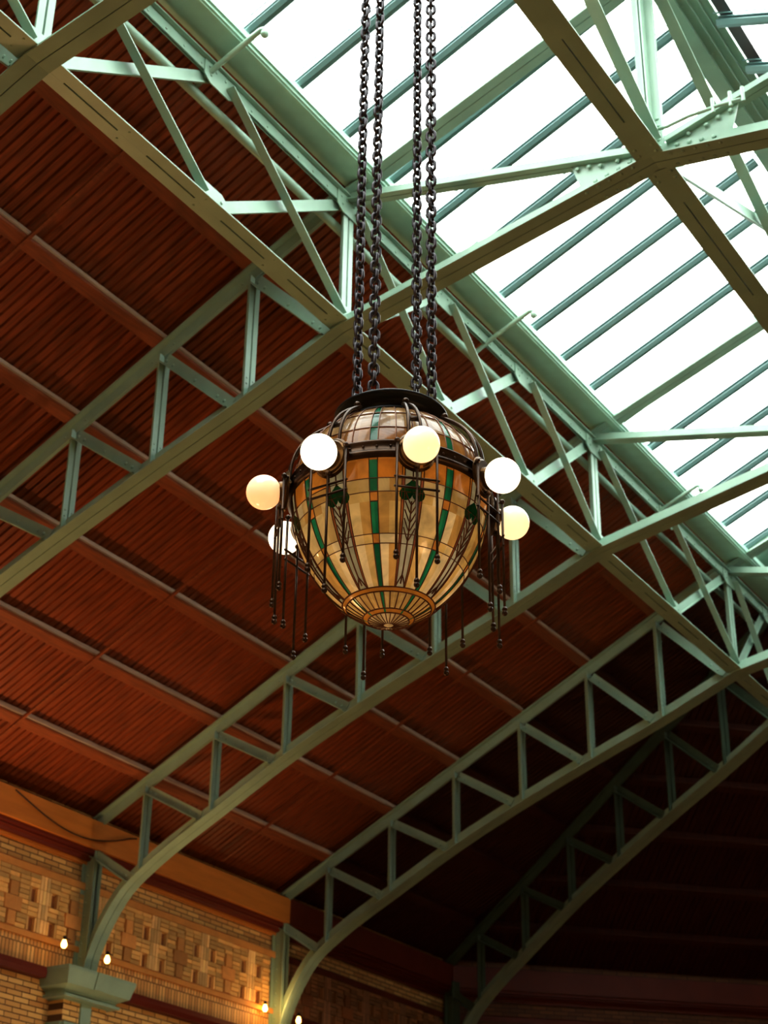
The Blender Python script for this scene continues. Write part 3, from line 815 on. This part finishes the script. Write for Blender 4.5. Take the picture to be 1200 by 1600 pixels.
# lamps
GM = {13: 'globe_cream', -32: 'globe_white', -77: 'globe_peach', -122: 'globe_white', 58: 'globe_white', 103: 'globe_cream'}
def lamp(s):
    gm = GM.get(s, 'globe_white')
    e = Vector((math.cos(az(s)), math.sin(az(s)), 0)); tt = Vector((-math.sin(az(s)), math.cos(az(s)), 0)); Z = Vector((0, 0, 1))
    root = bpy.data.objects.new('lamp_bracket', None); COL.objects.link(root); root.parent = ROOT
    root.rotation_euler = (0, 0, az(s))
    GR, GZ = .606, -.055
    # backplate: local x outward, y tangential
    bm = NB()
    def disc(rx, rz_, x0, x1, zc, n=32):
        A = [(x0, rx*math.cos(2*PI*i/n), zc+rz_*math.sin(2*PI*i/n)) for i in range(n)]
        B = [(x1, rx*.9*math.cos(2*PI*i/n), zc+rz_*.9*math.sin(2*PI*i/n)) for i in range(n)]
        prism(bm, A, B)
    disc(.094, .102, .500, .512, -.035); disc(.082, .088, .512, .520, -.035); disc(.055, .055, .52, .54, -.045)
    tube(bm, [(.47, 0, 0), (.505, 0, -.01)], .03, 12)
    obj('back_plate', bm, M['brass'], root)
    bm = NB(); ball(bm, (GR, 0, GZ), .083, 32, 20); obj('globe', bm, M[gm], root, smooth=True)
    # twin straps over the dome with a knob
    bm = NB()
    for q in (-1, 1):
        pts = []
        for i in range(13):
            t = i/12; z = .03+(.335-.03)*t
            off = .02+.012*math.sin(PI*t)
            p = sp(0, z, off); w = q*(.030-.020*t*t)
            pts.append((p.x, w, p.z))
        pts = [(.512, q*.034, .0)]+pts
        tube(bm, pts, .0085, 6)
    p = sp(0, .33, .034)
    tube(bm, [(sp(0, .33, 0).x, 0, sp(0, .33, 0).z), tuple(p)], .008, 6)
    ball(bm, p, .017, 12, 8)
    p2 = sp(0, .16, .024)
    box(bm, p2.x-.004, p2.x+.006, -.026, .026, p2.z-.012, p2.z+.012)
    obj('strap', bm, M['bronze'], root, smooth=True)
    # three hanging rods and two cross bars
    RX = .528
    for yy, zt, zb_ in ((-.092, .0, -.575), (.092, -.005, -.575), (0, -.125, -.70)):
        bm = NB()
        tube(bm, [(RX, yy, zt), (RX, yy, zb_)], .0062, 8)
        ball(bm, (RX, yy, zt), .0135, 10, 6)
        lathe_pts = [(zb_+.022, .0075), (zb_+.012, .0125), (zb_+.006, .0125), (zb_+.002, .008)]
        tube(bm, [(RX, yy, z) for z, _ in lathe_pts], [r for _, r in lathe_pts], 10)
        ball(bm, (RX, yy, zb_-.010), .0135, 10, 8)
        obj('drop_rod', bm, M['bronze'], root, smooth=True)
    for zz, ext in ((-.185, .012), (-.235, .012)):
        bm = NB(); tube(bm, [(RX, -.092-ext, zz), (RX, .092+ext, zz)], .0058, 8); obj('cross_bar', bm, M['bronze'], root, smooth=True)
    bm = NB(); tube(bm, [(.51, 0, -.13), (RX, 0, -.135)], .006, 6); tube(bm, [(.506, -.085, -.005), (RX, -.092, 0)], .006, 6); tube(bm, [(.506, .085, -.005), (RX, .092, -.005)], .006, 6)
    obj('bracket_arm', bm, M['bronze'], root)
for s in SECT:
    lamp(s if s <= 180 else s-360)

# ---------------------------------------------------------------- chains
def link_mesh():
    bm = NB(); pitch, wr = .051, .0090
    hw, hl = .0215, pitch/2+wr*.95-.0215
    pts = []
    for i in range(9): t = PI*i/8; pts.append((hw*math.cos(t), 0, hl+hw*math.sin(t)))
    for i in range(9): t = PI+PI*i/8; pts.append((hw*math.cos(t), 0, -hl+hw*math.sin(t)))
    n = len(pts); seg = 7; rings = []
    for i in range(n):
        p = Vector(pts[i]); t = (Vector(pts[(i+1) % n])-Vector(pts[i-1])).normalized(); u = Vector((0, 1, 0)); w = t.cross(u)
        rings.append([bm.verts.new(p+u*wr*math.cos(2*PI*k/seg)+w*wr*math.sin(2*PI*k/seg)) for k in range(seg)])
    for i in range(n):
        a, b = rings[i], rings[(i+1) % n]
        for k in range(seg): bm.faces.new((a[k], b[k], b[(k+1) % seg], a[(k+1) % seg]))
    bmesh.ops.recalc_face_normals(bm, faces=bm.faces)
    me = bpy.data.meshes.new('link'); bm.to_mesh(me); bm.free(); me.materials.append(M['iron'])
    for p in me.polygons: p.use_smooth = True
    return me
LINK = link_mesh()
rt = Vector((-ev.y, ev.x))
CH = [(-.172, -.07, 'leftmost'), (-.088, .16, 'second from left'), (.125, -.14, 'third from left'), (.195, .09, 'rightmost')]
zb0 = ZB+.475
for i, (off, dep, lab) in enumerate(CH):
    p = Vector((LX, LY))+rt*off+ev*dep*.9
    c = thing('hanging_chain', 'dark iron chain holding the lantern, %s of the four chains' % lab, 'chain', (p.x, p.y, zb0), BASE, 'four lantern chains')
    # hook ring at the foot
    bm = NB()
    pts = [(0, .024*math.sin(2*PI*k/20)*(1 if i % 2 else .9), .012+.024*math.cos(2*PI*k/20)) for k in range(21)]
    tube(bm, pts, .0075, 8, cap=False)
    obj('shackle', bm, M['iron'], c, rotz=(.9, .2, 1.2, .4)[i], smooth=True)
    z = .012+.024+.0185; n = 0; tw = (.3, 1.0, .5, .1)[i]
    while zb0+z < ZR-.05 and n < 98:
        l = bpy.data.objects.new('link', LINK); COL.objects.link(l); l.parent = c
        l.location = (0, 0, z); l.rotation_euler = (0, 0, PI/4+tw+(PI/2 if n % 2 else 0)+.012*n*(1 if i % 2 else -1))
        z += .051; n += 1

# ---------------------------------------------------------------- light
w = bpy.data.worlds.new('sky'); S.world = w; w.use_nodes = True
bg = w.node_tree.nodes['Background']; bg.inputs['Color'].default_value = (.96, 1, .985, 1); bg.inputs['Strength'].default_value = 8.0
def light(name, kind, loc, energy, col, size=.3, rot=None):
    d = bpy.data.lights.new(name, kind); d.energy = energy; d.color = col
    o = bpy.data.objects.new(name, d); COL.objects.link(o); o.location = loc
    if kind == 'POINT': d.shadow_soft_size = size
    if rot: o.rotation_euler = rot
    return o
for x, y, e in ((-3, -3.4, 150), (4, -4, 110)):
    light('hall_lamp', 'POINT', (x, y, ZF+2.6), e, (1, .60, .27), .4)
for y, e in ((-4.6, 40), (-1.0, 90), (2.0, 160), (4.2, 20)):
    o = light('wall_uplight', 'SPOT', (-L-6.2, y, -5.4), e*2.2, (1, .58, .25), .1)
    o.data.spot_size = math.radians(125); o.data.spot_blend = .6; o.data.shadow_soft_size = .12
    o.rotation_euler = Vector((.62, .05, .8)).to_track_quat('-Z', 'Y').to_euler()
light('wall_wash', 'POINT', (-L-6.5, 8.38, -3.36), 8, (1, .55, .2), .05)
o = light('wall_wash', 'SPOT', (-L-2.2, 5.4, -7.6), 330, (1, .68, .38), .3)  # unseen spot added to brighten the brick face
o.data.spot_size = math.radians(78); o.data.spot_blend = .7; o.data.shadow_soft_size = .3
o.rotation_euler = Vector((-4.7, -.3, 3.9)).to_track_quat('-Z', 'Y').to_euler()
light('lantern_lamp', 'POINT', (LX, LY, ZB-.14), 6.2, (1, .95, .80), .12)

# ---------------------------------------------------------------- camera
F, YAW, PIT, ROLL = 2600.7756, -.5764, .4967, .0141
f = Vector((math.sin(YAW)*math.cos(PIT), math.cos(YAW)*math.cos(PIT), math.sin(PIT)))
r0 = Vector((math.cos(YAW), -math.sin(YAW), 0)); u0 = r0.cross(f)
cr, sr = math.cos(ROLL), math.sin(ROLL)
r = cr*r0+sr*u0; u = -sr*r0+cr*u0
cam = bpy.data.cameras.new('camera'); co = bpy.data.objects.new('camera', cam); COL.objects.link(co)
co.matrix_world = Matrix(((r.x, u.x, -f.x, CAMP.x), (r.y, u.y, -f.y, CAMP.y), (r.z, u.z, -f.z, CAMP.z), (0, 0, 0, 1)))
cam.sensor_fit = 'VERTICAL'; cam.sensor_height = 36; cam.lens = 36*F/1600
cam.clip_end = 200; cam.clip_start = .05
cam.dof.use_dof = True; cam.dof.focus_distance = 7.75; cam.dof.aperture_fstop = 4.0
S.camera = co

# raise the whole hall so that its floor lies at z = 0
for o in list(S.objects):
    if o.parent is None: o.location.z += OFF

S.view_settings.view_transform = 'Standard'
S.view_settings.look = 'None'
S.view_settings.exposure = 0.25
S.view_settings.gamma = 0.82
S.cycles.max_bounces = 8
S.cycles.diffuse_bounces = 4
S.cycles.transparent_max_bounces = 8
S.cycles.sample_clamp_indirect = 4
S.cycles.use_denoising = True
